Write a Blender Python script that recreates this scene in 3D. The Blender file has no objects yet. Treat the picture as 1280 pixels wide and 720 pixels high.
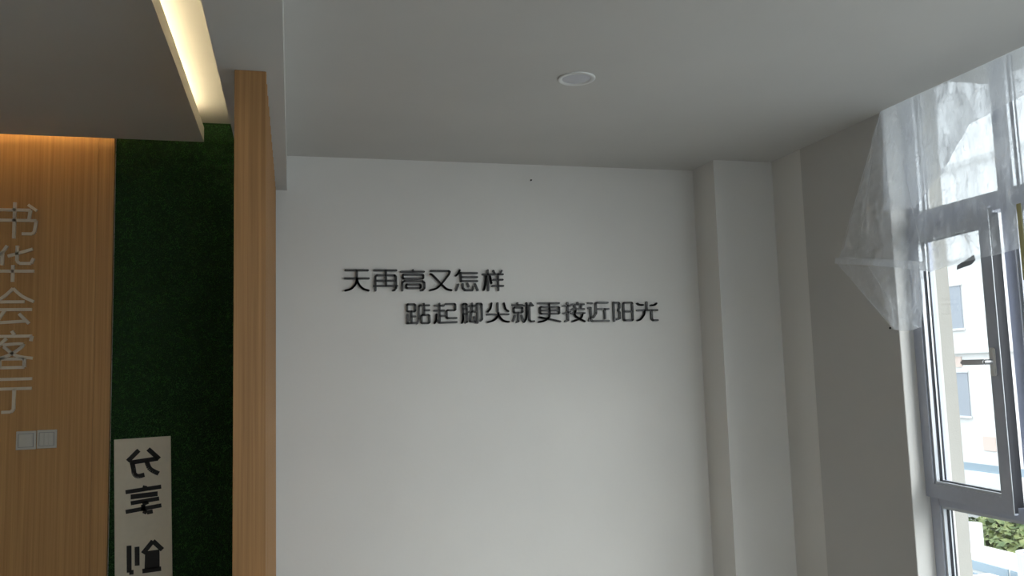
import bpy, bmesh, math, random
from mathutils import Vector, Matrix, noise

random.seed(7)
SC = bpy.context.scene
COL = SC.collection

# ------------------------------------------------------------------ camera
cam_d = bpy.data.cameras.new('camera')
cam = bpy.data.objects.new('camera', cam_d); COL.objects.link(cam)
cr = Vector((0.96662337, -0.25450865, -0.02940417))
cu = Vector((0.00243013, -0.10565646, 0.99439972))
cf = Vector((0.25619007, 0.96128147, 0.10151152))
CAM_Z = 1.6
cam.matrix_world = Matrix(((cr.x, cu.x, -cf.x, 0), (cr.y, cu.y, -cf.y, 0), (cr.z, cu.z, -cf.z, CAM_Z), (0, 0, 0, 1)))
cam_d.sensor_width = 36.0
cam_d.lens = 1040.444 / 1280 * 36
cam_d.clip_start = 0.05; cam_d.clip_end = 300
SC.camera = cam

# ------------------------------------------------------------------ world, sun, exposure
world = bpy.data.worlds.new('overcast_sky'); SC.world = world
world.use_nodes = True
bg = world.node_tree.nodes['Background']
bg.inputs['Color'].default_value = (0.90, 0.95, 1.0, 1)
bg.inputs['Strength'].default_value = 4.4
# overcast sky: the zenith three times as bright as the horizon
wn = world.node_tree.nodes; wl = world.node_tree.links.new
w_tc = wn.new('ShaderNodeTexCoord'); w_sep = wn.new('ShaderNodeSeparateXYZ'); w_mr = wn.new('ShaderNodeMapRange'); w_mix = wn.new('ShaderNodeMix')
w_mr.inputs['From Min'].default_value = 0.0; w_mr.inputs['From Max'].default_value = 1.0
w_mix.data_type = 'RGBA'
w_mix.inputs[6].default_value = (0.29, 0.315, 0.34, 1); w_mix.inputs[7].default_value = (0.86, 0.93, 1.0, 1)
wl(w_tc.outputs['Generated'], w_sep.inputs[0]); wl(w_sep.outputs['Z'], w_mr.inputs['Value']); wl(w_mr.outputs[0], w_mix.inputs[0]); wl(w_mix.outputs[2], bg.inputs['Color'])
sun_d = bpy.data.lights.new('sun', 'SUN'); sun_d.energy = 3.9; sun_d.angle = math.radians(65); sun_d.color = (1, 0.985, 0.96)
sun = bpy.data.objects.new('sun', sun_d); COL.objects.link(sun)
sun.rotation_euler = Vector((-0.23, 0.85, -0.46)).to_track_quat('-Z', 'Y').to_euler()
sun.location = (12, -25, 18)
SC.view_settings.view_transform = 'Standard'
SC.view_settings.look = 'None'
SC.view_settings.gamma = 1.0
SC.view_settings.use_curve_mapping = False
SC.view_settings.exposure = 0.27
# sampling helper: the window opening as a sky portal (gives off no light of its own)
por_d = bpy.data.lights.new('window_portal', 'AREA'); por_d.shape = 'RECTANGLE'; por_d.size = 3.0; por_d.size_y = 3.6
por = bpy.data.objects.new('window_portal', por_d); COL.objects.link(por)
por.location = (2.97, 1.54, 1.57)
por.rotation_euler = Vector((-1, 0, 0)).to_track_quat('-Z', 'Y').to_euler()
por_d.cycles.is_portal = True
por2_d = bpy.data.lights.new('added_window_portal', 'AREA'); por2_d.shape = 'RECTANGLE'; por2_d.size = 2.0; por2_d.size_y = 1.75  # sky portal for the added rear window
por2 = bpy.data.objects.new('added_window_portal', por2_d); COL.objects.link(por2)
por2.location = (1.5, -3.34, 1.7)
por2.rotation_euler = Vector((0, 1, 0)).to_track_quat('-Z', 'Y').to_euler()
por2_d.cycles.is_portal = True

# ------------------------------------------------------------------ materials
def new_mat(name):
    m = bpy.data.materials.new(name); m.use_nodes = True
    nt = m.node_tree
    return m, nt, nt.nodes['Principled BSDF']

def set_in(b, **kw):
    for k, v in kw.items():
        b.inputs[k.replace('_', ' ')].default_value = v

def plaster(name, c, var=0.03, rough=0.85, bump=0.12, scale=60):
    m, nt, b = new_mat(name)
    tc = nt.nodes.new('ShaderNodeTexCoord')
    n1 = nt.nodes.new('ShaderNodeTexNoise'); n1.inputs['Scale'].default_value = 1.3; n1.inputs['Detail'].default_value = 4
    r = nt.nodes.new('ShaderNodeValToRGB')
    r.color_ramp.elements[0].position = 0.3; r.color_ramp.elements[1].position = 0.7
    r.color_ramp.elements[0].color = (*[x * (1 - var) for x in c], 1)
    r.color_ramp.elements[1].color = (*[min(1, x * (1 + var)) for x in c], 1)
    n2 = nt.nodes.new('ShaderNodeTexNoise'); n2.inputs['Scale'].default_value = scale; n2.inputs['Detail'].default_value = 5
    bp = nt.nodes.new('ShaderNodeBump'); bp.inputs['Strength'].default_value = bump; bp.inputs['Distance'].default_value = 0.003
    L = nt.links.new
    L(tc.outputs['Object'], n1.inputs['Vector']); L(tc.outputs['Object'], n2.inputs['Vector'])
    L(n1.outputs['Fac'], r.inputs['Fac']); L(r.outputs['Color'], b.inputs['Base Color'])
    L(n2.outputs['Fac'], bp.inputs['Height']); L(bp.outputs['Normal'], b.inputs['Normal'])
    set_in(b, Roughness=rough)
    return m

def wood(name, c1, c2, sx=34, sz=0.5, rough=0.5):
    m, nt, b = new_mat(name)
    L = nt.links.new
    tc = nt.nodes.new('ShaderNodeTexCoord')
    mp = nt.nodes.new('ShaderNodeMapping'); mp.inputs['Scale'].default_value = (sx, sx, sz)
    n1 = nt.nodes.new('ShaderNodeTexNoise'); n1.inputs['Scale'].default_value = 1.0; n1.inputs['Detail'].default_value = 8; n1.inputs['Roughness'].default_value = 0.6
    mp2 = nt.nodes.new('ShaderNodeMapping'); mp2.inputs['Scale'].default_value = (sx * 5, sx * 5, sz * 4)
    n2 = nt.nodes.new('ShaderNodeTexNoise'); n2.inputs['Scale'].default_value = 1.0; n2.inputs['Detail'].default_value = 4
    mx = nt.nodes.new('ShaderNodeMath'); mx.operation = 'MULTIPLY_ADD'; mx.inputs[1].default_value = 0.35
    r = nt.nodes.new('ShaderNodeValToRGB')
    r.color_ramp.elements[0].position = 0.45; r.color_ramp.elements[1].position = 0.85
    r.color_ramp.elements[0].color = (*c1, 1); r.color_ramp.elements[1].color = (*c2, 1)
    bp = nt.nodes.new('ShaderNodeBump'); bp.inputs['Strength'].default_value = 0.15; bp.inputs['Distance'].default_value = 0.002
    L(tc.outputs['Object'], mp.inputs['Vector']); L(tc.outputs['Object'], mp2.inputs['Vector'])
    L(mp.outputs['Vector'], n1.inputs['Vector']); L(mp2.outputs['Vector'], n2.inputs['Vector'])
    L(n2.outputs['Fac'], mx.inputs[0]); L(n1.outputs['Fac'], mx.inputs[2])
    L(mx.outputs[0], r.inputs['Fac']); L(r.outputs['Color'], b.inputs['Base Color'])
    L(mx.outputs[0], bp.inputs['Height']); L(bp.outputs['Normal'], b.inputs['Normal'])
    set_in(b, Roughness=rough)
    return m

def plain(name, c, rough=0.5, metal=0.0, var=0.06, scale=40):
    m, nt, b = new_mat(name)
    n = nt.nodes.new('ShaderNodeTexNoise'); n.inputs['Scale'].default_value = scale; n.inputs['Detail'].default_value = 3
    tc = nt.nodes.new('ShaderNodeTexCoord')
    r = nt.nodes.new('ShaderNodeValToRGB')
    r.color_ramp.elements[0].color = (*[x * (1 - var) for x in c], 1)
    r.color_ramp.elements[1].color = (*[min(1, x * (1 + var)) for x in c], 1)
    nt.links.new(tc.outputs['Object'], n.inputs['Vector'])
    nt.links.new(n.outputs['Fac'], r.inputs['Fac']); nt.links.new(r.outputs['Color'], b.inputs['Base Color'])
    set_in(b, Roughness=rough, Metallic=metal)
    return m

def emit(name, c, s):
    m = bpy.data.materials.new(name); m.use_nodes = True
    nt = m.node_tree; nt.nodes.clear()
    e = nt.nodes.new('ShaderNodeEmission'); o = nt.nodes.new('ShaderNodeOutputMaterial')
    e.inputs['Color'].default_value = (*c, 1); e.inputs['Strength'].default_value = s
    nt.links.new(e.outputs[0], o.inputs['Surface'])
    return m

def glass(name, tint=(0.95, 0.97, 0.97)):
    m = bpy.data.materials.new(name); m.use_nodes = True
    nt = m.node_tree; nt.nodes.clear()
    t = nt.nodes.new('ShaderNodeBsdfTransparent'); t.inputs['Color'].default_value = (*tint, 1)
    g = nt.nodes.new('ShaderNodeBsdfGlossy'); g.inputs['Roughness'].default_value = 0.02
    lw = nt.nodes.new('ShaderNodeLayerWeight'); lw.inputs['Blend'].default_value = 0.5
    pw = nt.nodes.new('ShaderNodeMath'); pw.operation = 'POWER'; pw.inputs[1].default_value = 5.0
    f = nt.nodes.new('ShaderNodeMath'); f.operation = 'MULTIPLY_ADD'; f.inputs[1].default_value = 0.9; f.inputs[2].default_value = 0.03
    nt.links.new(lw.outputs['Facing'], pw.inputs[0]); nt.links.new(pw.outputs[0], f.inputs[0])
    mx = nt.nodes.new('ShaderNodeMixShader'); o = nt.nodes.new('ShaderNodeOutputMaterial')
    L = nt.links.new
    L(f.outputs[0], mx.inputs[0]); L(t.outputs[0], mx.inputs[1]); L(g.outputs[0], mx.inputs[2]); L(mx.outputs[0], o.inputs['Surface'])
    return m

def film_mat(name, FILM_LO, FILM_HI):
    # thin milky polythene: mostly clear, scatters some light, glossy on the creases
    m = bpy.data.materials.new(name); m.use_nodes = True
    nt = m.node_tree; nt.nodes.clear(); L = nt.links.new
    N = nt.nodes.new
    tc = N('ShaderNodeTexCoord')
    mp = N('ShaderNodeMapping'); mp.inputs['Scale'].default_value = (14, 14, 4)
    n = N('ShaderNodeTexNoise'); n.inputs['Scale'].default_value = 1.0; n.inputs['Detail'].default_value = 8; n.inputs['Distortion'].default_value = 1.2
    r = N('ShaderNodeValToRGB')
    r.color_ramp.elements[0].position = 0.35; r.color_ramp.elements[0].color = (FILM_LO,) * 3 + (1,)
    r.color_ramp.elements[1].position = 0.75; r.color_ramp.elements[1].color = (FILM_HI,) * 3 + (1,)
    mp2 = N('ShaderNodeMapping'); mp2.inputs['Scale'].default_value = (30, 30, 12)
    n2 = N('ShaderNodeTexNoise'); n2.inputs['Scale'].default_value = 1.0; n2.inputs['Detail'].default_value = 4; n2.inputs['Distortion'].default_value = 2.0
    bp = N('ShaderNodeBump'); bp.inputs['Strength'].default_value = 0.5; bp.inputs['Distance'].default_value = 0.01
    t = N('ShaderNodeBsdfTransparent'); t.inputs['Color'].default_value = (0.98, 0.985, 0.99, 1)
    d = N('ShaderNodeBsdfDiffuse'); d.inputs['Color'].default_value = (0.92, 0.93, 0.95, 1)
    tl = N('ShaderNodeBsdfTranslucent'); tl.inputs['Color'].default_value = (0.92, 0.94, 0.97, 1)
    g = N('ShaderNodeBsdfGlossy'); g.inputs['Roughness'].default_value = 0.16
    m1 = N('ShaderNodeMixShader'); m1.inputs[0].default_value = 0.55
    m2 = N('ShaderNodeMixShader'); m2.inputs[0].default_value = 0.25
    m3 = N('ShaderNodeMixShader')
    rf = N('ShaderNodeBsdfRefraction'); rf.inputs['Roughness'].default_value = 0.35; rf.inputs['IOR'].default_value = 1.01; rf.inputs['Color'].default_value = (0.97, 0.98, 0.99, 1)
    m4 = N('ShaderNodeMixShader'); m4.inputs[0].default_value = 0.6
    L(t.outputs[0], m4.inputs[1]); L(rf.outputs[0], m4.inputs[2])
    o = N('ShaderNodeOutputMaterial')
    L(tc.outputs['Object'], mp.inputs['Vector']); L(mp.outputs[0], n.inputs['Vector']); L(n.outputs['Fac'], r.inputs['Fac'])
    L(tc.outputs['Object'], mp2.inputs['Vector']); L(mp2.outputs[0], n2.inputs['Vector']); L(n2.outputs['Fac'], bp.inputs['Height'])
    for s in (d, tl, g): L(bp.outputs[0], s.inputs['Normal'])
    L(d.outputs[0], m1.inputs[1]); L(tl.outputs[0], m1.inputs[2])
    L(m1.outputs[0], m2.inputs[1]); L(g.outputs[0], m2.inputs[2])
    n3 = N('ShaderNodeTexNoise'); n3.inputs['Scale'].default_value = 1.0; n3.inputs['Detail'].default_value = 3; n3.inputs['Distortion'].default_value = 1.5
    mp3 = N('ShaderNodeMapping'); mp3.inputs['Scale'].default_value = (16, 16, 7); mp3.inputs['Rotation'].default_value = (0.35, 0, 0)
    L(tc.outputs['Object'], mp3.inputs['Vector']); L(mp3.outputs[0], n3.inputs['Vector'])
    sb_ = N('ShaderNodeMath'); sb_.operation = 'SUBTRACT'; sb_.inputs[1].default_value = 0.5
    ab_ = N('ShaderNodeMath'); ab_.operation = 'ABSOLUTE'
    mr_ = N('ShaderNodeMapRange'); mr_.inputs['From Min'].default_value = 0.0; mr_.inputs['From Max'].default_value = 0.022; mr_.inputs['To Min'].default_value = 0.38; mr_.inputs['To Max'].default_value = 0.0
    ad_ = N('ShaderNodeMath'); ad_.operation = 'ADD'; ad_.use_clamp = True
    L(n3.outputs['Fac'], sb_.inputs[0]); L(sb_.outputs[0], ab_.inputs[0]); L(ab_.outputs[0], mr_.inputs['Value'])
    L(r.outputs['Color'], ad_.inputs[0]); L(mr_.outputs[0], ad_.inputs[1])
    L(ad_.outputs[0], m3.inputs[0]); L(m4.outputs[0], m3.inputs[1]); L(m2.outputs[0], m3.inputs[2]); L(m3.outputs[0], o.inputs['Surface'])
    return m

M = {}
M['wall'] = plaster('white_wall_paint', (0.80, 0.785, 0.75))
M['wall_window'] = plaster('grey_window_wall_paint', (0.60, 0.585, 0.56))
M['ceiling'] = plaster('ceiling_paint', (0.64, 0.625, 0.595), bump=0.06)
M['floor'] = plaster('floor_tile', (0.42, 0.41, 0.39), rough=0.35)
M['wood'] = wood('oak_laminate', (0.42, 0.225, 0.08), (0.60, 0.35, 0.14), sx=75, sz=0.7)
M['wood_post'] = wood('oak_veneer_post', (0.30, 0.15, 0.05), (0.47, 0.25, 0.095), sx=60, sz=0.8)
M['black'] = plain('black_acrylic', (0.012, 0.010, 0.010), rough=0.35)
M['steel'] = plain('brushed_steel', (0.78, 0.72, 0.62), rough=0.35, metal=0.35)
M['switch'] = plain('switch_plastic', (0.62, 0.62, 0.58), rough=0.35)
M['board'] = plain('cream_board', (0.78, 0.74, 0.62), rough=0.6)
M['print'] = plain('black_print', (0.015, 0.015, 0.015), rough=0.6)
M['frame'] = plain('grey_aluminium_frame', (0.5, 0.525, 0.61), rough=0.4, metal=0.1)
M['bead'] = plain('light_glazing_bead', (0.55, 0.57, 0.6), rough=0.3, metal=0.3)
M['gasket'] = plain('black_gasket', (0.015, 0.016, 0.025), rough=0.5)
M['handle'] = plain('satin_handle', (0.55, 0.55, 0.57), rough=0.3, metal=0.6)
M['glass'] = glass('window_glass')
M['film'] = film_mat('polythene_film', 0.15, 0.58)
M['film_double'] = film_mat('polythene_film_doubled', 0.4, 0.8)
M['tape'] = plain('masking_tape', (0.62, 0.58, 0.30), rough=0.6)
M['scrap'] = plain('grey_tape_scrap', (0.28, 0.28, 0.3), rough=0.6)
M['cream_out'] = plaster('cream_render', (0.36, 0.345, 0.31), var=0.04, bump=0.3, scale=120)
M['lamp_white'] = plain('white_lamp_trim', (0.8, 0.8, 0.78), rough=0.4)
M['lens'] = plain('frosted_lens', (0.62, 0.62, 0.66), rough=0.3)
M['led'] = emit('warm_led', (1.0, 0.84, 0.53), 52.0)
M['led_wall'] = emit('warm_led_wall', (1.0, 0.64, 0.25), 30.0)
M['white_out'] = plaster('white_render', (0.64, 0.63, 0.61), bump=0.1)
M['blue_glass'] = plain('blue_grey_glazing', (0.26, 0.33, 0.38), rough=0.1)
M['grey_win'] = plain('grey_glazing', (0.30, 0.32, 0.35), rough=0.15)
M['brick'] = plain('terracotta', (0.6, 0.48, 0.42), rough=0.8)
M['ground'] = plaster('paving', (0.28, 0.28, 0.27))
M['bark'] = plain('bark', (0.12, 0.08, 0.05), rough=0.9)
M['roll'] = plain('white_roll_wrap', (0.5, 0.5, 0.52), rough=0.5)

def leaf_mat():
    m, nt, b = new_mat('leaf')
    oi = nt.nodes.new('ShaderNodeTexCoord'); n = nt.nodes.new('ShaderNodeTexNoise'); n.inputs['Scale'].default_value = 2.5
    r = nt.nodes.new('ShaderNodeValToRGB')
    r.color_ramp.elements[0].position = 0.35; r.color_ramp.elements[1].position = 0.65
    r.color_ramp.elements[0].color = (0.05, 0.085, 0.02, 1); r.color_ramp.elements[1].color = (0.16, 0.18, 0.06, 1)
    nt.links.new(oi.outputs['Object'], n.inputs['Vector']); nt.links.new(n.outputs['Fac'], r.inputs['Fac'])
    nt.links.new(r.outputs['Color'], b.inputs['Base Color']); set_in(b, Roughness=0.6)
    return m
M['leaf'] = leaf_mat()

def turf_mat():
    m, nt, b = new_mat('turf_blade')
    oi = nt.nodes.new('ShaderNodeTexCoord'); n = nt.nodes.new('ShaderNodeTexNoise'); n.inputs['Scale'].default_value = 45; n.inputs['Detail'].default_value = 3
    r = nt.nodes.new('ShaderNodeValToRGB')
    r.color_ramp.elements[0].position = 0.35; r.color_ramp.elements[1].position = 0.7
    r.color_ramp.elements[0].color = (0.02, 0.075, 0.016, 1); r.color_ramp.elements[1].color = (0.07, 0.25, 0.05, 1)
    nt.links.new(oi.outputs['Object'], n.inputs['Vector']); nt.links.new(n.outputs['Fac'], r.inputs['Fac'])
    nt.links.new(r.outputs['Color'], b.inputs['Base Color']); set_in(b, Roughness=0.8)
    return m
M['turf'] = turf_mat()
M['turf_back'] = plain('turf_backing', (0.012, 0.05, 0.012), rough=0.9)

# ------------------------------------------------------------------ helpers
def add_box(bm, lo, hi):
    x0, y0, z0 = lo; x1, y1, z1 = hi
    v = [bm.verts.new(p) for p in ((x0, y0, z0), (x1, y0, z0), (x1, y1, z0), (x0, y1, z0), (x0, y0, z1), (x1, y0, z1), (x1, y1, z1), (x0, y1, z1))]
    for f in ((0, 3, 2, 1), (4, 5, 6, 7), (0, 1, 5, 4), (1, 2, 6, 5), (2, 3, 7, 6), (3, 0, 4, 7)):
        bm.faces.new([v[i] for i in f])

def obj(name, bm, mat, parent=None, loc=None, smooth=False):
    me = bpy.data.meshes.new(name)
    bmesh.ops.recalc_face_normals(bm, faces=bm.faces[:])
    bm.to_mesh(me); bm.free()
    me.materials.append(M[mat] if isinstance(mat, str) else mat)
    if smooth:
        for p in me.polygons: p.use_smooth = True
    o = bpy.data.objects.new(name, me); COL.objects.link(o)
    if loc is not None: o.location = loc
    if parent is not None: o.parent = parent
    return o

def box(name, lo, hi, mat, parent=None, bevel=0.0):
    c = [(a + b) / 2 for a, b in zip(lo, hi)]
    c[2] = min(lo[2], hi[2])
    bm = bmesh.new()
    add_box(bm, [a - k for a, k in zip(lo, c)], [b - k for b, k in zip(hi, c)])
    if bevel: bmesh.ops.bevel(bm, geom=bm.edges[:], offset=bevel, segments=2, affect='EDGES', profile=0.5)
    base = Vector((0, 0, 0))
    if parent is not None: base = world_loc(parent)
    return obj(name, bm, mat, parent, Vector(c) - base)

def world_loc(o):
    v = Vector(o.location)
    while o.parent is not None:
        o = o.parent; v = v + Vector(o.location)
    return v

def boxes(name, lst, mat, parent=None, bevel=0.0):
    bm = bmesh.new()
    base = world_loc(parent) if parent is not None else Vector((0, 0, 0))
    for lo, hi in lst:
        add_box(bm, [a - k for a, k in zip(lo, base)], [b - k for b, k in zip(hi, base)])
    return obj(name, bm, mat, parent)

def empty(name, loc, parent=None):
    o = bpy.data.objects.new(name, None); COL.objects.link(o); o.location = loc; o.empty_display_size = 0.1
    if parent is not None: o.parent = parent
    return o

def tag(o, label, cat, group=None):
    o['label'] = label; o['category'] = cat
    if group: o['group'] = group
    return o

def struct(o, label=None):
    o['kind'] = 'structure'
    if label: o['label'] = label
    return o

def cyl(bm, c, r, h, axis='Z', seg=24, r2=None):
    r2 = r if r2 is None else r2
    ring = []
    for k, (rr, t) in enumerate(((r, 0), (r2, h))):
        row = []
        for i in range(seg):
            a = 2 * math.pi * i / seg
            p = (rr * math.cos(a), rr * math.sin(a), t)
            if axis == 'X': p = (p[2], p[0], p[1])
            elif axis == 'Y': p = (p[0], p[2], p[1])
            row.append(bm.verts.new((c[0] + p[0], c[1] + p[1], c[2] + p[2])))
        ring.append(row)
    for i in range(seg):
        j = (i + 1) % seg
        bm.faces.new((ring[0][i], ring[0][j], ring[1][j], ring[1][i]))
    bm.faces.new(ring[0]); bm.faces.new(ring[1])

def lathe(bm, prof, seg=40):
    rows = []
    for r, z in prof:
        rows.append([bm.verts.new((r * math.cos(2 * math.pi * i / seg), r * math.sin(2 * math.pi * i / seg), z)) for i in range(seg)])
    for a, b in zip(rows, rows[1:]):
        for i in range(seg):
            j = (i + 1) % seg
            bm.faces.new((a[i], a[j], b[j], b[i]))
    return rows

# ------------------------------------------------------------------ dimensions of the room
XR, YB, ZC = 2.731, 4.5, 2.788        # window wall, back wall, main ceiling
YP, XP = 4.2425, 2.3535               # pillar front, pillar left side
YCR = 3.956                           # crease where the window wall starts
YREV = 3.285                          # window opening, far jamb
YWIN0 = -0.20                          # window opening, near jamb (behind the camera)
ZSILL = 0.12
ZH = 3.02                            # window head, above the ceiling edge
XS0, XS1, ZS = -0.228, -0.0217, 2.599 # soffit over the slat screen
ZCOVE = 2.945
XL, YF = -4.4, -3.2                   # left wall, rear wall
XFR = 2.831                           # inner face of the window frame
XOUT = 2.96                           # outside face of window wall

struct(box('floor', (XL, YF, -0.12), (XOUT, YB + 0.15, 0), 'floor'))
struct(box('wall_back', (XL, YB, 0), (XOUT, YB + 0.15, 3.1), 'wall'))
struct(box('wall_left', (XL - 0.15, YF - 0.15, 0), (XL, YB + 0.15, 3.1), 'wall'))
wre = struct(empty('wall_rear', (0, YF, 0)), 'rear wall behind the viewer')
RWX0, RWX1, RWZ0, RWZ1 = 0.5, 2.5, 0.85, 2.6
box('wall_panel', (XL, YF - 0.15, 0), (RWX0, YF, 3.1), 'wall', wre)
box('wall_panel', (RWX1, YF - 0.15, 0), (XOUT, YF, 3.1), 'wall', wre)
box('wall_panel', (RWX0, YF - 0.15, 0), (RWX1, YF, RWZ0), 'wall', wre)
box('wall_panel', (RWX0, YF - 0.15, RWZ1), (RWX1, YF, 3.1), 'wall', wre)
w2 = struct(empty('added_rear_window', (1.5, YF - 0.1, RWZ0)), 'added unseen rear window giving extra daylight from behind the viewer')  # added out of view to bring more frontal daylight onto pillar and posts
for xa, xb, za, zb in ((RWX0, RWX0 + 0.06, RWZ0, RWZ1), (RWX1 - 0.06, RWX1, RWZ0, RWZ1), (RWX0 + 0.06, RWX1 - 0.06, RWZ0, RWZ0 + 0.06), (RWX0 + 0.06, RWX1 - 0.06, RWZ1 - 0.06, RWZ1)):
    box('frame_bar', (xa, YF - 0.12, za), (xb, YF - 0.07, zb), 'frame', w2)
box('pane', (RWX0 + 0.05, YF - 0.1, RWZ0 + 0.05), (RWX1 - 0.05, YF - 0.085, RWZ1 - 0.05), 'glass', w2)
struct(box('wall_pillar', (XP, YP, 0), (XOUT, YB, ZC), 'wall'), 'white plastered pillar in the back corner')
wr = struct(empty('wall_right', (XR, 1, 0)), 'grey window wall')
box('return_strip', (XR + 0.001, YCR, 0), (XOUT, YP, ZC), 'wall', wr)
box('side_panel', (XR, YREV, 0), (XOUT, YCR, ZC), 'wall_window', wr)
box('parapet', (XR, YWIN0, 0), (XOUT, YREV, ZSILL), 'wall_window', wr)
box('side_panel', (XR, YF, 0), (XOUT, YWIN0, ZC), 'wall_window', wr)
box('reveal_lining', (XR + 0.002, YREV - 0.002, ZSILL), (XFR, YREV, ZH), 'wall', wr)
box('lintel', (XR + 0.003, YWIN0, ZH), (XOUT, YREV, 3.1), 'wall', wr)
box('upper_panel', (XR + 0.002, YREV, ZC), (XOUT, YP, 3.1), 'wall', wr)
box('upper_panel', (XR + 0.002, YF, ZC), (XOUT, YWIN0, 3.1), 'wall', wr)

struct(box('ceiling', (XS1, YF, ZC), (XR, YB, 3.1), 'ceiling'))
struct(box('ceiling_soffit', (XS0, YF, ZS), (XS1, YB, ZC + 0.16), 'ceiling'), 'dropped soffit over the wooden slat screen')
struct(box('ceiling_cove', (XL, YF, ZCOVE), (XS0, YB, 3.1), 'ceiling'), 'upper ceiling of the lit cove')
RX, RY, RZ0, RZ1 = -0.420, 4.31, 2.792, 2.866
struct(box('ceiling_raft', (-3.9, -2.7, RZ0), (RX, RY, RZ1), 'ceiling'), 'dropped ceiling raft with hidden warm lights')
struct(box('roof', (XL - 0.15, YF - 0.15, 3.1), (XOUT, YB + 0.15, 3.3), 'ground'))

# ------------------------------------------------------------------ hidden LED strips on top of the raft
def led_strip(name, lo, hi, mat, label):
    r = empty(name, ((lo[0] + hi[0]) / 2, (lo[1] + hi[1]) / 2, lo[2]))
    tag(r, label, 'light strip')
    box('tape_base', lo, (hi[0], hi[1], lo[2] + 0.004), 'lamp_white', r)
    box('diodes', (lo[0] + 0.002, lo[1] + 0.002, lo[2] + 0.004), (hi[0] - 0.002, hi[1] - 0.002, hi[2]), mat, r)
led_strip('led_strip', (RX - 0.125, -2.55, RZ1), (RX - 0.11, RY - 0.10, RZ1 + 0.012), 'led', 'warm light strip glowing in the ceiling cove beside the soffit')
led_strip('led_strip', (-3.83, -2.6, RZ1), (-3.815, RY - 0.15, RZ1 + 0.012), 'led', 'added unseen warm light strip along the far left edge of the ceiling raft')  # added out of view to warm and lift the dim left side
led_strip('led_strip', (-3.75, -2.62, RZ1), (RX - 0.15, -2.605, RZ1 + 0.012), 'led', 'added unseen warm light strip along the rear edge of the ceiling raft')  # also added unseen, for warm bounce under the raft
led_strip('led_strip', (-3.75, RY - 0.035, RZ1), (-0.90, RY - 0.02, RZ1 + 0.012), 'led_wall', 'warm light strip washing the top of the wooden wall panel')

# ------------------------------------------------------------------ wooden wall panel and turf wall
XW = -0.860
wp = tag(empty('wood_wall_panel', (XW - 1.2, YB, 0)), 'oak laminate wall panel behind the silver characters', 'wall panel')
box('panel_board', (-3.6, 4.47, 0.0), (XW - 0.075, YB, 2.93), 'wood', wp, 0.001)
box('edge_board', (XW - 0.0745, 4.4705, 0.0), (XW, YB, 2.93), 'wood', wp, 0.0015)

tw = tag(empty('turf_wall', (-0.52, YB, 0)), 'dark green artificial turf covering the wall beside the wooden panel', 'artificial turf')
TX0, TX1 = XW + 0.004, -0.095
box('backing', (TX0, 4.492, 0.0), (TX1, YB, ZCOVE), 'turf_back', tw)
def turf():
    verts, faces = [], []
    n = 80000
    for i in range(n):
        x = random.uniform(TX0, TX1); z = random.uniform(0.02, ZCOVE - 0.01)
        a = random.uniform(0, math.pi); w = random.uniform(0.0012, 0.0024); l = random.uniform(0.008, 0.017)
        dx, dz = math.cos(a) * w, math.sin(a) * w
        tx = x + random.gauss(0, 0.006); tz = z + random.gauss(-0.003, 0.006)
        k = len(verts)
        verts += [(x - dx + 0.52, -0.008, z - dz), (x + dx + 0.52, -0.008, z + dz), (min(max(tx, TX0), TX1) + 0.52, -0.008 - l, tz)]
        faces.append((k, k + 1, k + 2))
    me = bpy.data.meshes.new('grass_blades'); me.from_pydata(verts, [], faces); me.materials.append(M['turf'])
    o = bpy.data.objects.new('grass_blades', me); COL.objects.link(o); o.parent = tw; o['kind'] = 'stuff'
turf()

# ------------------------------------------------------------------ slat screen of wooden posts under the soffit
PX0, PX1 = -0.1756, -0.0773
scr = tag(empty('slat_screen', ((PX0 + PX1) / 2, 2.732, 0)), 'screen of upright oak posts dividing turf wall from white wall', 'slat screen')
post_me = None
for k in range(15):
    y0 = 2.732 + k * 0.1200
    y1 = min(y0 + 0.03, YB)
    if post_me is None:
        o = box('post', (PX0, y0, 0.0), (PX1, y1, ZS), 'wood_post', scr, 0.0015); post_me = o.data
    else:
        o = bpy.data.objects.new('post', post_me); COL.objects.link(o); o.parent = scr
        o.location = Vector(((PX0 + PX1) / 2, y0 + 0.015, 0)) - scr.location

# ------------------------------------------------------------------ characters from pen strokes
def smooth(pts, n=6):
    out = []
    for i in range(len(pts) - 1):
        p0 = pts[max(0, i - 1)]; p1 = pts[i]; p2 = pts[i + 1]; p3 = pts[min(len(pts) - 1, i + 2)]
        for k in range(n):
            t = k / n
            out.append(tuple(0.5 * ((2 * p1[j]) + (-p0[j] + p2[j]) * t + (2 * p0[j] - 5 * p1[j] + 4 * p2[j] - p3[j]) * t * t + (-p0[j] + 3 * p1[j] - 3 * p2[j] + p3[j]) * t ** 3) for j in (0, 1)))
    out.append(pts[-1])
    return out

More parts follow.
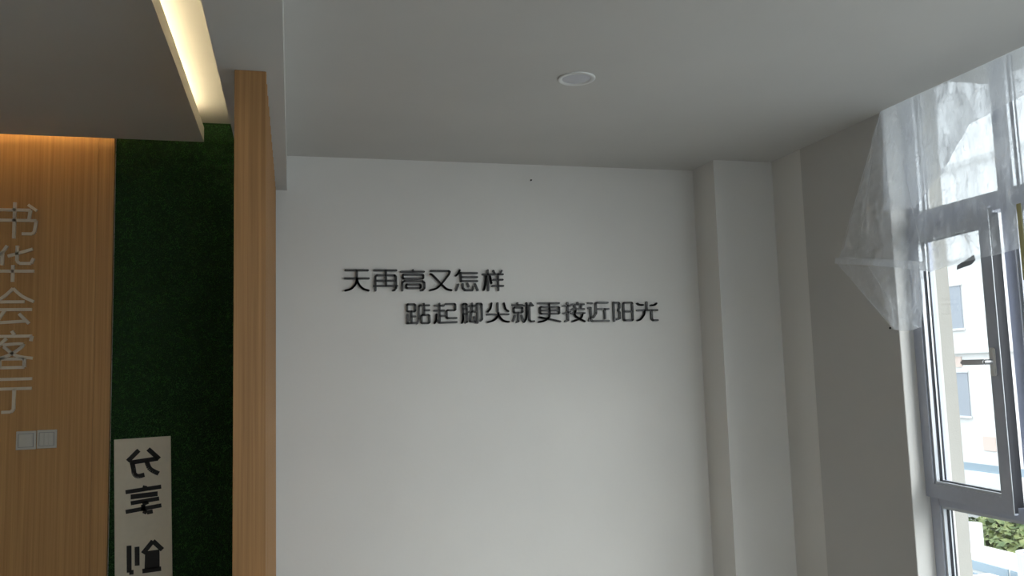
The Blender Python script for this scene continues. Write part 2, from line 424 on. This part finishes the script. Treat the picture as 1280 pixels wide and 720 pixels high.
def capsule(bm, a, b, r, y0, y1, square=False):
    d = Vector((b[0] - a[0], b[1] - a[1])); L = d.length
    d = d / L if L > 1e-9 else Vector((1, 0))
    n = Vector((-d.y, d.x)); pts = []
    if square:
        for p, s in ((a, -1), (b, 1)):
            for q in ((s, -s), (s, s)):
                pts.append((p[0] + n.x * r * q[1], p[1] + n.y * r * q[1]))
        pts = [pts[1], pts[0], pts[3], pts[2]]
    else:
        K = 5
        for p, s in ((a, -1), (b, 1)):
            for i in range(K + 1):
                an = math.pi * (i / K - 0.5)
                pts.append((p[0] + s * (d.x * math.cos(an) * r + n.x * math.sin(an) * r), p[1] + s * (d.y * math.cos(an) * r + n.y * math.sin(an) * r)))
    f = [bm.verts.new((x, y0, z)) for x, z in pts]
    g = [bm.verts.new((x, y1, z)) for x, z in pts]
    bm.faces.new(f); bm.faces.new(g[::-1])
    for i in range(len(pts)):
        j = (i + 1) % len(pts)
        bm.faces.new((f[i], g[i], g[j], f[j]))

def glyph_bm(spec, w, h, stroke, depth, square=False):
    """spec: strokes 'x,y x,y; ~x,y ...' in a 100 box, y down; ~ marks a curved stroke; # a filled outline"""
    bm = bmesh.new(); r = stroke / 2
    for s in spec.split(';'):
        s = s.strip()
        if not s: continue
        fl = s[0] if s[0] in '~#' else ''
        pts = [tuple(float(q) for q in t.split(',')) for t in s[len(fl):].split()]
        P = [(r + x / 100 * (w - 2 * r), r + (100 - y) / 100 * (h - 2 * r)) for x, y in pts]
        if fl == '#':
            f = [bm.verts.new((x, -depth, z)) for x, z in P]; g = [bm.verts.new((x, 0, z)) for x, z in P]
            bm.faces.new(f); bm.faces.new(g[::-1])
            for i in range(len(P)):
                j = (i + 1) % len(P); bm.faces.new((f[i], g[i], g[j], f[j]))
            continue
        if fl == '~': P = smooth(P)
        for a, b in zip(P, P[1:]): capsule(bm, a, b, r, -depth, 0, square)
    return bm

def rbox(x0, y0, x1, y1, k=4):
    return f'{x0+k},{y0} {x1-k},{y0} {x1},{y0+k} {x1},{y1-k} {x1-k},{y1} {x0+k},{y1} {x0},{y1-k} {x0},{y0+k} {x0+k},{y0}'

G = {
 '天': '3,2 97,2; 0,41 100,41; 51,2 51,45; ~51,41 45,68 27,90 2,99; ~51,41 58,68 76,90 99,99',
 '再': '2,2 98,2; 8,99 8,32 14,26 90,26 96,32 96,88 88,98 82,99; 8,52 96,52; 2,77 100,77; 53,2 53,77',
 '高': '50,0 50,7; 0,8 97,8; ' + rbox(6, 22, 94, 42) + '; 4,99 4,62 12,54 90,54 98,62 98,88 90,98 82,99; ' + rbox(20, 70, 82, 88),
 '又': '6,4 88,4 94,8 90,20; ~90,20 52,70 30,90 0,99; ~3,20 16,27 58,74 78,93 100,99',
 '怎': '~18,0 10,16 0,27; 12,14 97,14; 22,14 22,54; 22,34 97,34; 22,54 97,54; 10,70 0,99; 30,68 30,88 40,99 74,99 79,82; 52,66 57,80; 86,68 98,99',
 '样': '2,20 42,20; 27,0 27,100; ~17,26 13,70 5,99; ~37,28 40,50 43,64; 54,2 60,16; 94,2 86,16; 49,20 100,20; 53,47 98,47; 47,78 100,78; 76,20 76,100',
 '踮': rbox(3, 2, 38, 38) + '; 21,38 21,97; 21,64 38,64; 5,54 5,98; 2,98 40,96; 75,0 75,8; 98,8 58,8 54,12 52,75 45,99; 76,18 76,56; 76,33 98,33; ' + rbox(64, 57, 98, 98),
 '起': '2,10 44,10; 24,0 24,35; 0,35 44,35; 24,35 24,93; 24,62 46,62; ~10,54 8,82 1,99; 8,82 22,97 100,95; 52,2 92,2 96,6 96,30 92,34 60,34 56,38 56,70 60,74 100,74',
 '脚': '~2,99 8,82 8,60; 8,60 8,6 12,2 22,2 26,6 26,94 18,99; 8,28 26,28; 8,54 26,54; 38,13 65,13; 51,0 51,42; 36,43 66,43; 48,45 40,92 63,95; 60,70 66,99; 75,100 75,2 93,2 97,6 97,82 89,90',
 '尖': '~21,0 16,26 3,44; 50,0 50,40; ~79,0 86,30 99,42; 0,58 99,58; ~52,48 48,68 30,88 1,98; ~52,58 62,78 79,93 100,97',
 '就': '23,0 23,8; 1,10 46,10; ' + rbox(5, 23, 46, 50) + '; 26,50 26,95 18,99; 10,64 1,94; 41,64 49,95; 51,13 97,13; 86,0 92,9; ~66,0 66,55 62,82 52,99; 79,14 79,90 84,97 100,96',
 '更': '1,2 97,2; ' + rbox(8, 22, 97, 57) + '; 8,40 97,40; ~51,2 51,63 44,80 24,95 0,100; ~4,75 34,82 100,99',
 '接': '1,16 33,16; 20,0 20,93 7,99; 0,57 33,46; 68,0 68,7; 41,9 98,9; 54,14 57,30; 86,14 83,30; 41,34 98,34; 36,56 100,56; ~57,42 52,66 75,86 99,100; ~91,57 80,82 41,100',
 '近': '2,2 20,4; 2,28 13,28 13,78 3,96; 8,84 20,99 100,99; 97,1 43,1 39,5 39,57 26,79; 42,35 100,35; 82,35 82,86',
 '阳': '1,0 1,100; 1,2 27,2 31,7 31,28 24,42 31,55 31,86 16,92; ' + rbox(52, 2, 98, 98) + '; 52,50 98,50',
 '光': '~2,7 12,14 30,15; 48,0 48,42; ~97,7 86,16 69,17; 0,44 100,44; ~37,44 32,68 15,92 0,99; 71,44 71,92 77,99 100,99',
 '书': '4,21 82,21 79,47; 4,50 97,50 93,82 87,87 63,87; 44,0 44,100; 76,6 97,22',
 '华': '~29,2 18,20 4,34; 18,20 18,55; 53,2 53,44 59,50 87,50 93,36; 31,31 90,11; 4,71 95,71; 44,55 44,100',
 '会': '~46,0 68,22 96,38; ~46,0 26,22 3,38; 16,38 74,38; 4,60 92,60; 28,62 8,97 76,93; 62,72 86,100',
 '客': '46,0 52,10; 4,27 4,14 94,14 92,28; 34,20 8,48; ~26,37 74,36 46,62 4,78; ~28,42 58,66 97,74; 20,75 78,75 78,98 20,98 20,75',
 '厅': '97,4 8,4 8,60 0,100; 20,32 97,32; 56,32 56,92 50,99 28,99',
}
MEAN = dict(zip('天再高又怎样踮起脚尖就更接近阳光书华会客厅', 'sky again high also how kind tiptoe rise foot sharp then more join near sun light book flower meeting guest hall'.split()))
ORD = 'first second third fourth fifth sixth seventh eighth ninth tenth'.split()
names_row = {'row1': ('天再高又怎样', [(0.269, 0.407), (0.422, 0.558), (0.571, 0.710), (0.726, 0.857), (0.873, 1.007), (1.022, 1.151)], 2.056, 2.179),
             'row2': ('踮起脚尖就更接近阳光', [(0.596, 0.734), (0.748, 0.881), (0.898, 1.029), (1.044, 1.178), (1.191, 1.325), (1.341, 1.479), (1.491, 1.627), (1.638, 1.774), (1.795, 1.925), (1.942, 2.079)], 1.876, 1.994)}
for row, (chars, xs, z0, z1) in names_row.items():
    for ci, (ch, (xa, xb)) in enumerate(zip(chars, xs)):
        bm = glyph_bm(G[ch], xb - xa, z1 - z0, 0.0106, 0.016)
        o = obj('wall_character', bm, 'black', None, (xa, YB, z0))
        tag(o, 'black raised character %s meaning %s, %s from the left in the %s slogan line' % (ch, MEAN[ch], ORD[ci], 'upper' if row == 'row1' else 'lower'), 'character', 'black slogan characters on the white wall')

SX = {'书': (-1.385, -1.190, 2.312, 2.503), '华': (-1.385, -1.190, 2.100, 2.294), '会': (-1.385, -1.190, 1.898, 2.082), '客': (-1.385, -1.190, 1.685, 1.877), '厅': (-1.385, -1.190, 1.477, 1.654)}
for ci, (ch, (xa, xb, z0, z1)) in enumerate(SX.items()):
    bm = glyph_bm(G[ch], xb - xa, z1 - z0, 0.0140, 0.012, True)
    o = obj('panel_character', bm, 'steel', None, (xa, 4.47, z0))
    tag(o, 'silver metal character %s meaning %s, %s from the top on the wooden panel' % (ch, MEAN[ch], ORD[ci]), 'character', 'silver characters on the wooden panel')

# ------------------------------------------------------------------ wall switches on the wood panel
def switch(xa, xb, z0, z1, gang, label):
    r = tag(empty('wall_switch', ((xa + xb) / 2, 4.47, z0)), label, 'switch', 'wall plates on the wooden panel')
    box('plate', (xa, 4.461, z0), (xb, 4.47, z1), 'switch', r, 0.002)
    w = xb - xa; m = 0.0095
    boxes('inner_frame', [((xa + m, 4.459, z0 + 0.011), (xb - m, 4.4612, z0 + 0.0128)), ((xa + m, 4.459, z1 - 0.0128), (xb - m, 4.4612, z1 - 0.011)),
                          ((xa + m, 4.459, z0 + 0.011), (xa + m + 0.0018, 4.4612, z1 - 0.011)), ((xb - m - 0.0018, 4.459, z0 + 0.011), (xb - m, 4.4612, z1 - 0.011))], 'scrap', r)
    iw = w - 2 * m - 0.006
    for k in range(gang):
        a = xa + m + 0.003 + iw * k / gang
        box('rocker', (a + 0.0008, 4.4575, z0 + 0.0145), (a + iw / gang - 0.0008, 4.4612, z1 - 0.0145), 'switch', r, 0.001)
switch(-1.2625, -1.1775, 1.306, 1.393, 1, 'square wall plate on the wooden panel, farther from the turf')
switch(-1.1735, -1.0885, 1.308, 1.395, 3, 'square wall plate with narrow rockers, nearer the turf')

# ------------------------------------------------------------------ cream board with mirrored characters on the turf
sb = tag(empty('notice_board', (-0.69, 4.482, 0.55)), 'cream upright board with mirrored black characters on the green turf', 'sign')
sb.rotation_euler = (0, math.radians(-1.3), 0)
ZT = 1.337 - 0.55
bd = box('board', (-0.69 - 0.1285, 4.464, 0.55), (-0.69 + 0.1285, 4.474, 0.55 + ZT), 'board', sb, 0.001)
BG = {
 'a': ('37,2 6,40; 63,0 94,40; 12,46 90,38; ~18,46 22,70 24,88 34,98 52,94; ~58,42 68,74 92,94', 0.184, 0.152, 0.0215, 0.045),
 'b': ('54,0 52,8; 0,18 98,8; #14,28 88,24 88,42 14,46; 14,60 92,51; 62,60 46,67; 0,90 98,77; 48,68 48,92 58,99 74,96', 0.184, 0.150, 0.0195, 0.222),
 'c': ('8,10 8,98 20,98; 30,16 30,78; 74,2 46,40; 74,2 100,34; #52,34 92,32 92,94 50,94; 44,98 96,96', 0.184, 0.165, 0.0215, 0.485),
}
for k, (spec, w, h, st, top) in BG.items():
    bm = glyph_bm(spec, w, h, st, 0.0012, True)
    o = obj('printed_character', bm, 'print', sb, (-0.088, 4.464 - 4.482, ZT - top - h))

# ------------------------------------------------------------------ downlight in the ceiling
dl = tag(empty('downlight', (1.127, 3.11, ZC)), 'round recessed downlight, switched off, in the white ceiling', 'downlight')
bm = bmesh.new(); lathe(bm, [(0.0775, 0.0), (0.077, -0.004), (0.072, -0.0055), (0.062, -0.005), (0.058, -0.001), (0.0575, 0.0)]); obj('trim_ring', bm, 'lamp_white', dl, smooth=True)
bm = bmesh.new(); rows = lathe(bm, [(0.058, -0.0012), (0.04, -0.0022), (0.001, -0.0026)]); bm.faces.new(rows[-1]); obj('lens', bm, 'lens', dl, smooth=True)

# nail and wall plug hole
nl = tag(empty('wall_nail', (1.327, YB, 2.694)), 'tiny dark nail high on the white wall above the slogan', 'nail')
bm = bmesh.new(); cyl(bm, (0, -0.016, 0), 0.0022, 0.016, 'Y', 10); obj('shank', bm, 'black', nl)
bm = bmesh.new(); cyl(bm, (0, -0.018, 0), 0.005, 0.003, 'Y', 12); obj('head', bm, 'black', nl)
n2 = tag(empty('wall_screw', (XR, 3.34, 1.758)), 'tiny dark screw in the grey wall below the plastic film', 'screw')
bm = bmesh.new(); cyl(bm, (-0.004, 0, 0), 0.005, 0.0042, 'X', 12); obj('head', bm, 'black', n2)

# ------------------------------------------------------------------ the window
win = struct(empty('window_1', (XFR, YREV, ZSILL)), 'tall grey aluminium window with an opened casement')
FX0, FX1 = XFR, XFR + 0.07
ZB = 0.946            # lower transom underside
def bar(name, y0, y1, z0, z1, par=win, x0=FX0, x1=FX1, mat='frame', bev=0.003):
    return box(name, (x0, min(y0, y1), z0), (x1, max(y0, y1), z1), mat, par, bev)
bar('jamb', YREV, YREV - 0.055, ZSILL, ZH)
posts = [2.758]
PW = 0.055
for y in posts: bar('mullion', y, y - PW, ZSILL, ZH)
bar('jamb', YWIN0, YWIN0 + 0.055, ZSILL, ZH)
edges = [YREV - 0.055] + [q for y in posts for q in (y, y - PW)] + [YWIN0 + 0.055]
def glazing(y0, y1, z0, z1, par, x0=FX0):
    """bead, gasket and pane filling one light; y0 > y1"""
    def ring(name, t, xa, xb, mat, off=0.0):
        a, b, c, d = y0 - off, y1 + off, z0 + off, z1 - off
        boxes(name, [((xa, a - t, c), (xb, a, d)), ((xa, b, c), (xb, b + t, d)), ((xa, b + t, c), (xb, a - t, c + t)), ((xa, b + t, d - t), (xb, a - t, d))], mat, par)
    ring('glazing_bead', 0.012, x0 + 0.008, x0 + 0.026, 'bead')
    ring('gasket', 0.015, x0 + 0.026, x0 + 0.030, 'gasket')
    ring('spacer', 0.017, x0 + 0.036, x0 + 0.044, 'bead')
    ring('outer_gasket', 0.015, x0 + 0.050, x0 + 0.056, 'gasket')
    box('pane', (x0 + 0.031, y1 + 0.004, z0 + 0.004), (x0 + 0.049, y0 - 0.004, z1 - 0.004), 'glass', par)
for i in range(0, len(edges), 2):
    a, b = edges[i], edges[i + 1]
    bar('sill_rail', a, b, ZSILL, ZSILL + 0.05)
    bar('transom', a, b, ZB, ZB + 0.066)
    bar('transom', a, b, 2.215, 2.284)
    bar('head_rail', a, b, ZH - 0.045, ZH)
    glazing(a, b, ZSILL + 0.05, ZB, win)
    glazing(a, b, 2.284, ZH - 0.045, win)
    if i: glazing(a, b, ZB + 0.066, 2.215, win)
# casement, hinged at the far jamb and standing slightly open into the room
sash = empty('casement', (XFR - 0.004 - XFR, -0.003, 0.985 - ZSILL), win)
SW, SH, ST = 0.555, 1.235, 0.062
def sbar(name, boxes_):
    bm = bmesh.new()
    for lo, hi in boxes_: add_box(bm, lo, hi)
    return obj(name, bm, 'frame', sash)
def lpro(y0, y1, z0, z1, yi0, yi1, zi0, zi1):
    return [((-0.018, y1, z0), (0.0, y0, z1)), ((0.0, yi1, zi0), (0.045, yi0, zi1))]
sbar('stile', lpro(0, -ST, 0, SH, -0.022, -ST, 0.022, SH - 0.022))
sbar('stile', lpro(-SW + ST, -SW, 0, SH, -SW + ST, -SW + 0.022, 0.022, SH - 0.022))
sbar('rail', lpro(-ST, -SW + ST, 0, ST, -ST, -SW + ST, 0.022, ST))
sbar('rail', lpro(-ST, -SW + ST, SH - ST, SH, -ST, -SW + ST, SH - ST, SH - 0.022))
def local_glazing(y0, y1, z0, z1, x0):
    def ring(name, t, xa, xb, mat):
        bm = bmesh.new()
        for lo, hi in [((xa, y0 - t, z0), (xb, y0, z1)), ((xa, y1, z0), (xb, y1 + t, z1)), ((xa, y1 + t, z0), (xb, y0 - t, z0 + t)), ((xa, y1 + t, z1 - t), (xb, y0 - t, z1))]:
            add_box(bm, lo, hi)
        obj(name, bm, mat, sash)
    ring('glazing_bead', 0.012, x0 + 0.008, x0 + 0.026, 'bead')
    ring('gasket', 0.015, x0 + 0.026, x0 + 0.030, 'gasket')
    ring('spacer', 0.017, x0 + 0.036, x0 + 0.044, 'bead')
    ring('outer_gasket', 0.015, x0 + 0.050, x0 + 0.056, 'gasket')
    for xa in (0.031,):
        bm = bmesh.new(); add_box(bm, (x0 + xa, y1 + 0.004, z0 + 0.004), (x0 + xa + 0.018, y0 - 0.004, z1 - 0.004)); obj('pane', bm, 'glass', sash)
local_glazing(-ST, -SW + ST, ST, SH - ST, -0.018)
# bright edge seal on the free edge
bm = bmesh.new(); add_box(bm, (-0.014, -SW - 0.0015, 0.008), (0.0, -SW, SH - 0.008)); add_box(bm, (0.0, -SW + 0.0205, 0.024), (0.044, -SW + 0.022, SH - 0.024)); obj('edge_seal', bm, 'gasket', sash)
bm = bmesh.new(); add_box(bm, (-0.0185, -SW - 0.001, 0.0), (-0.0155, -SW + 0.002, SH)); obj('edge_trim', bm, 'bead', sash)
# handle: backplate, neck, lever pointing back towards the hinge side
bm = bmesh.new(); add_box(bm, (-0.03, -SW + 0.022, 0.545), (-0.018, -SW + 0.052, 0.66)); bmesh.ops.bevel(bm, geom=bm.edges[:], offset=0.004, segments=2, affect='EDGES'); obj('handle_plate', bm, 'lamp_white', sash)
bm = bmesh.new(); cyl(bm, (-0.062, -SW + 0.037, 0.603), 0.011, 0.034, 'X', 16); obj('handle_neck', bm, 'handle', sash)
bm = bmesh.new(); add_box(bm, (-0.072, -SW + 0.028, 0.592), (-0.055, -SW + 0.175, 0.614)); bmesh.ops.bevel(bm, geom=bm.edges[:], offset=0.006, segments=2, affect='EDGES'); obj('handle_lever', bm, 'handle', sash)
for hz in (0.06, 1.06):
    bm = bmesh.new(); cyl(bm, (-0.022, 0.012, hz), 0.009, 0.05, 'Z', 12); cyl(bm, (-0.022, 0.012, hz + 0.054), 0.009, 0.05, 'Z', 12); cyl(bm, (-0.022, 0.012, hz - 0.03), 0.005, 0.14, 'Z', 10)
    obj('hinge', bm, 'handle', sash)
sash.rotation_euler = (0, 0, math.radians(-7.0))

# ------------------------------------------------------------------ polythene film hung over the window head
def film_sheet(name, rows, nu, nv, amp, seed, parent, mat='film'):
    """rows: list of polylines (top to bottom), each a list of 3D points; bilinear patch with creases"""
    def samp(line, t):
        t *= len(line) - 1; i = min(int(t), len(line) - 2); f = t - i
        return Vector(line[i]).lerp(Vector(line[i + 1]), f)
    verts, faces = [], []
    for j in range(nv + 1):
        v = j / nv * (len(rows) - 1); k = min(int(v), len(rows) - 2); g = v - k
        for i in range(nu + 1):
            t = i / nu
            p = samp(rows[k], t).lerp(samp(rows[k + 1], t), g)
            e = min(1.0, j / nv * 5)
            fold = noise.noise(Vector((p.y * 14, p.z * 2.2, seed))) + 0.5 * abs(noise.noise(Vector((p.y * 38, p.z * 7, seed + 9)))) + 0.35 * noise.noise(Vector((p.y * 24 + p.z * 30, p.z * 22, seed + 3)))
            p = p + Vector((fold * amp * e, noise.noise(Vector((p.z * 9, p.y * 5, seed + 5))) * amp * 0.5 * e, 0))
            p.x = min(p.x, XR - 0.006)
            verts.append(p)
    for j in range(nv):
        for i in range(nu):
            a = j * (nu + 1) + i
            faces.append((a, a + 1, a + nu + 2, a + nu + 1))
    base = world_loc(parent)
    me = bpy.data.meshes.new(name); me.from_pydata([tuple(v - base) for v in verts], [], faces); me.materials.append(M[mat])
    for p in me.polygons: p.use_smooth = True
    o = bpy.data.objects.new(name, me); COL.objects.link(o); o.parent = parent
    return o
fm = tag(empty('plastic_film', (2.68, 3.27, 1.75)), 'crumpled clear plastic film hanging from the ceiling over the window', 'plastic film')
XT = 2.715
film_sheet('hanging_sheet', [
    [(XT, 3.275, 2.786), (XT, 3.18, 2.786), (XT, 3.0, 2.786), (XT, 2.8, 2.786), (XT, 2.5, 2.786), (XT, 2.0, 2.786)],
    [(2.635, 3.36, 2.43), (2.67, 3.22, 2.43), (2.70, 3.03, 2.42), (2.70, 2.82, 2.42), (2.70, 2.5, 2.43), (2.70, 2.0, 2.43)],
    [(2.575, 3.43, 2.15), (2.64, 3.28, 2.14), (2.69, 3.03, 2.11), (2.70, 2.82, 2.12), (2.70, 2.5, 2.14), (2.70, 2.0, 2.15)],
    [(2.55, 3.451, 2.077), (2.63, 3.28, 2.045), (2.685, 3.016, 1.985), (2.69, 2.83, 2.0), (2.695, 2.52, 2.018), (2.70, 2.0, 2.03)],
], 110, 80, 0.018, 1.7, fm)
film_sheet('folded_tail', [
    [(2.55, 3.451, 2.079), (2.60, 3.33, 2.05), (2.65, 3.17, 2.03), (2.68, 3.04, 2.0)],
    [(2.59, 3.381, 1.966), (2.62, 3.32, 1.95), (2.66, 3.18, 1.93), (2.685, 3.05, 1.92)],
    [(2.63, 3.31, 1.856), (2.65, 3.27, 1.84), (2.67, 3.18, 1.83), (2.685, 3.07, 1.83)],
    [(2.67, 3.24, 1.745), (2.675, 3.20, 1.738), (2.68, 3.14, 1.735), (2.685, 3.09, 1.75)],
], 50, 50, 0.012, 4.2, fm)
film_sheet('upper_layer', [
    [(XT - 0.004, 3.27, 2.786), (XT - 0.004, 3.1, 2.786), (XT - 0.004, 2.9, 2.786), (XT - 0.004, 2.7, 2.786), (XT - 0.004, 2.4, 2.786), (XT - 0.004, 2.0, 2.786)],
    [(2.68, 3.26, 2.30), (2.69, 3.08, 2.28), (2.69, 2.90, 2.40), (2.69, 2.74, 2.56), (2.69, 2.4, 2.60), (2.69, 2.0, 2.58)],
], 90, 30, 0.010, 6.3, fm, 'film_double')
film_sheet('hem_fold', [
    [(2.54, 3.455, 2.11), (2.62, 3.285, 2.08), (2.675, 3.02, 2.03)],
    [(2.535, 3.458, 2.08), (2.615, 3.285, 2.05), (2.672, 3.02, 1.99)],
], 50, 6, 0.006, 8.2, fm, 'film_double')
for ea, eb, wd in (((XT, 3.278, 2.786), (2.55, 3.453, 2.077), 0.012), ((2.55, 3.453, 2.077), (2.67, 3.242, 1.745), 0.010), ((2.60, 3.30, 2.05), (2.672, 3.20, 1.80), 0.006),
                   ((2.672, 3.20, 1.80), (2.682, 3.10, 1.745), 0.008), ((2.69, 3.20, 2.78), (2.655, 3.24, 2.10), 0.007), ((2.685, 3.24, 2.78), (2.60, 3.36, 2.12), 0.006), ((2.68, 3.12, 2.5), (2.68, 3.03, 2.0), 0.008)):
    film_sheet('crease', [[ea, tuple((p + q) / 2 for p, q in zip(ea, eb)), eb], [(ea[0] - 0.004, ea[1] - wd, ea[2]), tuple((p + q) / 2 - k for p, q, k in zip(ea, eb, (0.006, wd, 0))), (eb[0] - 0.004, eb[1] - wd, eb[2])]], 40, 3, 0.004, 11.0 + wd * 100, fm, 'film_double')
tp = tag(obj('masking_tape', (lambda b: (add_box(b, (2.655, 2.492, -0.14), (2.6565, 2.512, 0.15)), b)[1])(bmesh.new()), 'tape', None, (0, 0, 2.03)), 'strip of yellowish masking tape dangling at the film edge', 'tape')
bm = bmesh.new()
for q in ((-0.0,), (0.0008,)):
    pass
pts = [(0.052, 0.0), (0.048, 0.018), (-0.045, 0.052), (-0.052, 0.028), (-0.03, 0.012)]
f = [bm.verts.new((0, y, z)) for y, z in pts]; g = [bm.verts.new((0.002, y, z)) for y, z in pts]
bm.faces.new(f); bm.faces.new(g[::-1])
for i in range(5): bm.faces.new((f[i], g[i], g[(i + 1) % 5], f[(i + 1) % 5]))
ts = obj('tape_scrap', bm, 'scrap', None, (2.80, 2.93, 1.99)); tag(ts, 'small grey scrap of tape stuck on the casement glass', 'tape scrap')

# ------------------------------------------------------------------ outside
struct(box('trim_1', (XOUT, 3.30, -5.0), (3.046, 4.2, 3.6), 'cream_out'), 'cream rendered pier outside the window')
struct(box('trim_2', (XOUT, -1.2, 2.97), (3.35, 3.2995, 3.15), 'cream_out'), 'cream rendered overhang above the window outside')
struct(box('ground', (3.2, -60, -15.4), (120, 120, -15.0), 'ground'))

bl = tag(empty('apartment_building', (31, 28, -15)), 'white apartment building seen through the casement', 'building')
box('facade_wall', (31.0, 4, -15), (44, 57, 18), 'white_out', bl)
for zl in (-10.2, -5.9, 1.9, 6.4, 11.0):
    box('floor_band', (30.8, 4, zl), (31.0, 57, zl + 0.3), 'white_out', bl)
for z0 in (-9.2, -1.06, 3.1):
    for k in range(8):
        y = 13.35 + 4.88 * k
        w = box('window', (30.94, y, z0), (31.0, y + 1.7, z0 + 2.05), 'grey_win', bl)
        boxes('window_frame', [((30.9, y - 0.08, z0 - 0.1), (30.96, y + 1.78, z0)), ((30.9, y - 0.08, z0 + 2.05), (30.96, y + 1.78, z0 + 2.13)), ((30.9, y + 0.8, z0), (30.96, y + 0.88, z0 + 2.05))], 'white_out', w)
        if z0 == -1.06:
            box('terracotta_panel', (30.95, y + 0.3, 1.25), (31.0, y + 1.3, 1.75), 'brick', bl)
            box('terracotta_panel', (30.95, y - 1.3, -2.6), (31.0, y - 0.6, -1.95), 'brick', bl)
box('balustrade', (30.0, 8, -3.45), (30.06, 50, -3.1), 'blue_glass', bl)
box('balcony_slab', (29.9, 8, -5.0), (31.0, 50, -3.45), 'white_out', bl)

lo_b = tag(empty('low_building', (17.1, 20, -15)), 'low white building with a flat roof below the window', 'building')
box('wall', (16.62, 15.4, -15), (17.65, 26, -3.3), 'white_out', lo_b)
for k in range(8):
    y = 15.6 + k * 1.28
    box('window', (16.58, y, -3.66), (16.62, y + 1.2, -3.44), 'blue_glass', lo_b)
    box('window', (16.58, y, -4.3), (16.62, y + 1.2, -3.74), 'blue_glass', lo_b)
box('ledge', (15.7, 15.4, -3.66), (16.25, 17.1, -3.54), 'white_out', lo_b)
box('pier', (15.8, 15.5, -15), (16.2, 17.0, -3.66), 'white_out', lo_b)

lg = tag(empty('low_terrace', (14.2, 13, -15)), 'white terrace wall in front of the low building', 'terrace')
box('wall', (13.1, 11.6, -15), (15.3, 14.9, -3.75), 'white_out', lg)
box('slab', (13.0, 11.5, -3.75), (15.4, 15.0, -3.6), 'white_out', lg)

def roll(loc, r, h, label):
    o = tag(empty('white_roll', loc), label, 'roll', 'white rolls standing outside')
    bm = bmesh.new()
    prof = [(r, 0.0), (r, h)]
    k = r
    while k > 0.03 * 1.01 and k > r * 0.15:
        prof += [(k, h), (k - r * 0.07, h), (k - r * 0.07, h - r * 0.1), (k - r * 0.13, h - r * 0.1), (k - r * 0.13, h)]
        k -= r * 0.13
    rows = lathe(bm, prof, 32); bm.faces.new(rows[0]); bm.faces.new(rows[-1])
    obj('wrapped_sheet', bm, 'roll', o)
roll((17.3, 18.62, -3.3), 0.23, 0.62, 'white roll standing on the low flat roof beside the pier')
roll((14.0, 13.50, -3.6), 0.36, 1.42, 'larger white roll standing on the terrace')

def tree(loc, R, H, label, seed):
    rnd = random.Random(seed)
    t = tag(empty('leafy_tree', loc), label, 'tree', 'trees beyond the low building')
    bm = bmesh.new(); cyl(bm, (0, 0, 0), 0.28, H, 'Z', 10, 0.12)
    obj('trunk', bm, 'bark', t)
    verts, faces = [], []
    lobes = [(rnd.uniform(-.6, .6) * R, rnd.uniform(-.6, .6) * R, H + rnd.uniform(-.5, .35) * R, rnd.uniform(.4, .62) * R) for _ in range(12)]
    for i in range(9000):
        cx, cy, cz, rr = lobes[i % 12]
        d = Vector((rnd.gauss(0, 1), rnd.gauss(0, 1), rnd.gauss(0, 1))).normalized() * rr * rnd.uniform(.75, 1.0)
        p = Vector((cx, cy, cz)) + d
        a = Vector((rnd.gauss(0, 1), rnd.gauss(0, 1), rnd.gauss(0, .6))).normalized() * 0.20
        b = a.cross(d.normalized()).normalized() * 0.11
        k = len(verts); verts += [tuple(p - a), tuple(p + b), tuple(p + a), tuple(p - b)]; faces.append((k, k + 1, k + 2, k + 3))
    me = bpy.data.meshes.new('foliage'); me.from_pydata(verts, [], faces); me.materials.append(M['leaf'])
    o = bpy.data.objects.new('foliage', me); COL.objects.link(o); o.parent = t; o['kind'] = 'stuff'
tree((24.3, 24.7, -15), 2.3, 9.3, 'pale green tree rising above the flat roof of the low building', 1)
tree((24.2, 18.9, -15), 2.2, 9.2, 'pale green tree behind the larger white roll', 2)
tree((24.6, 30.6, -15), 2.3, 9.0, 'pale green tree half hidden behind the cream pier', 3)
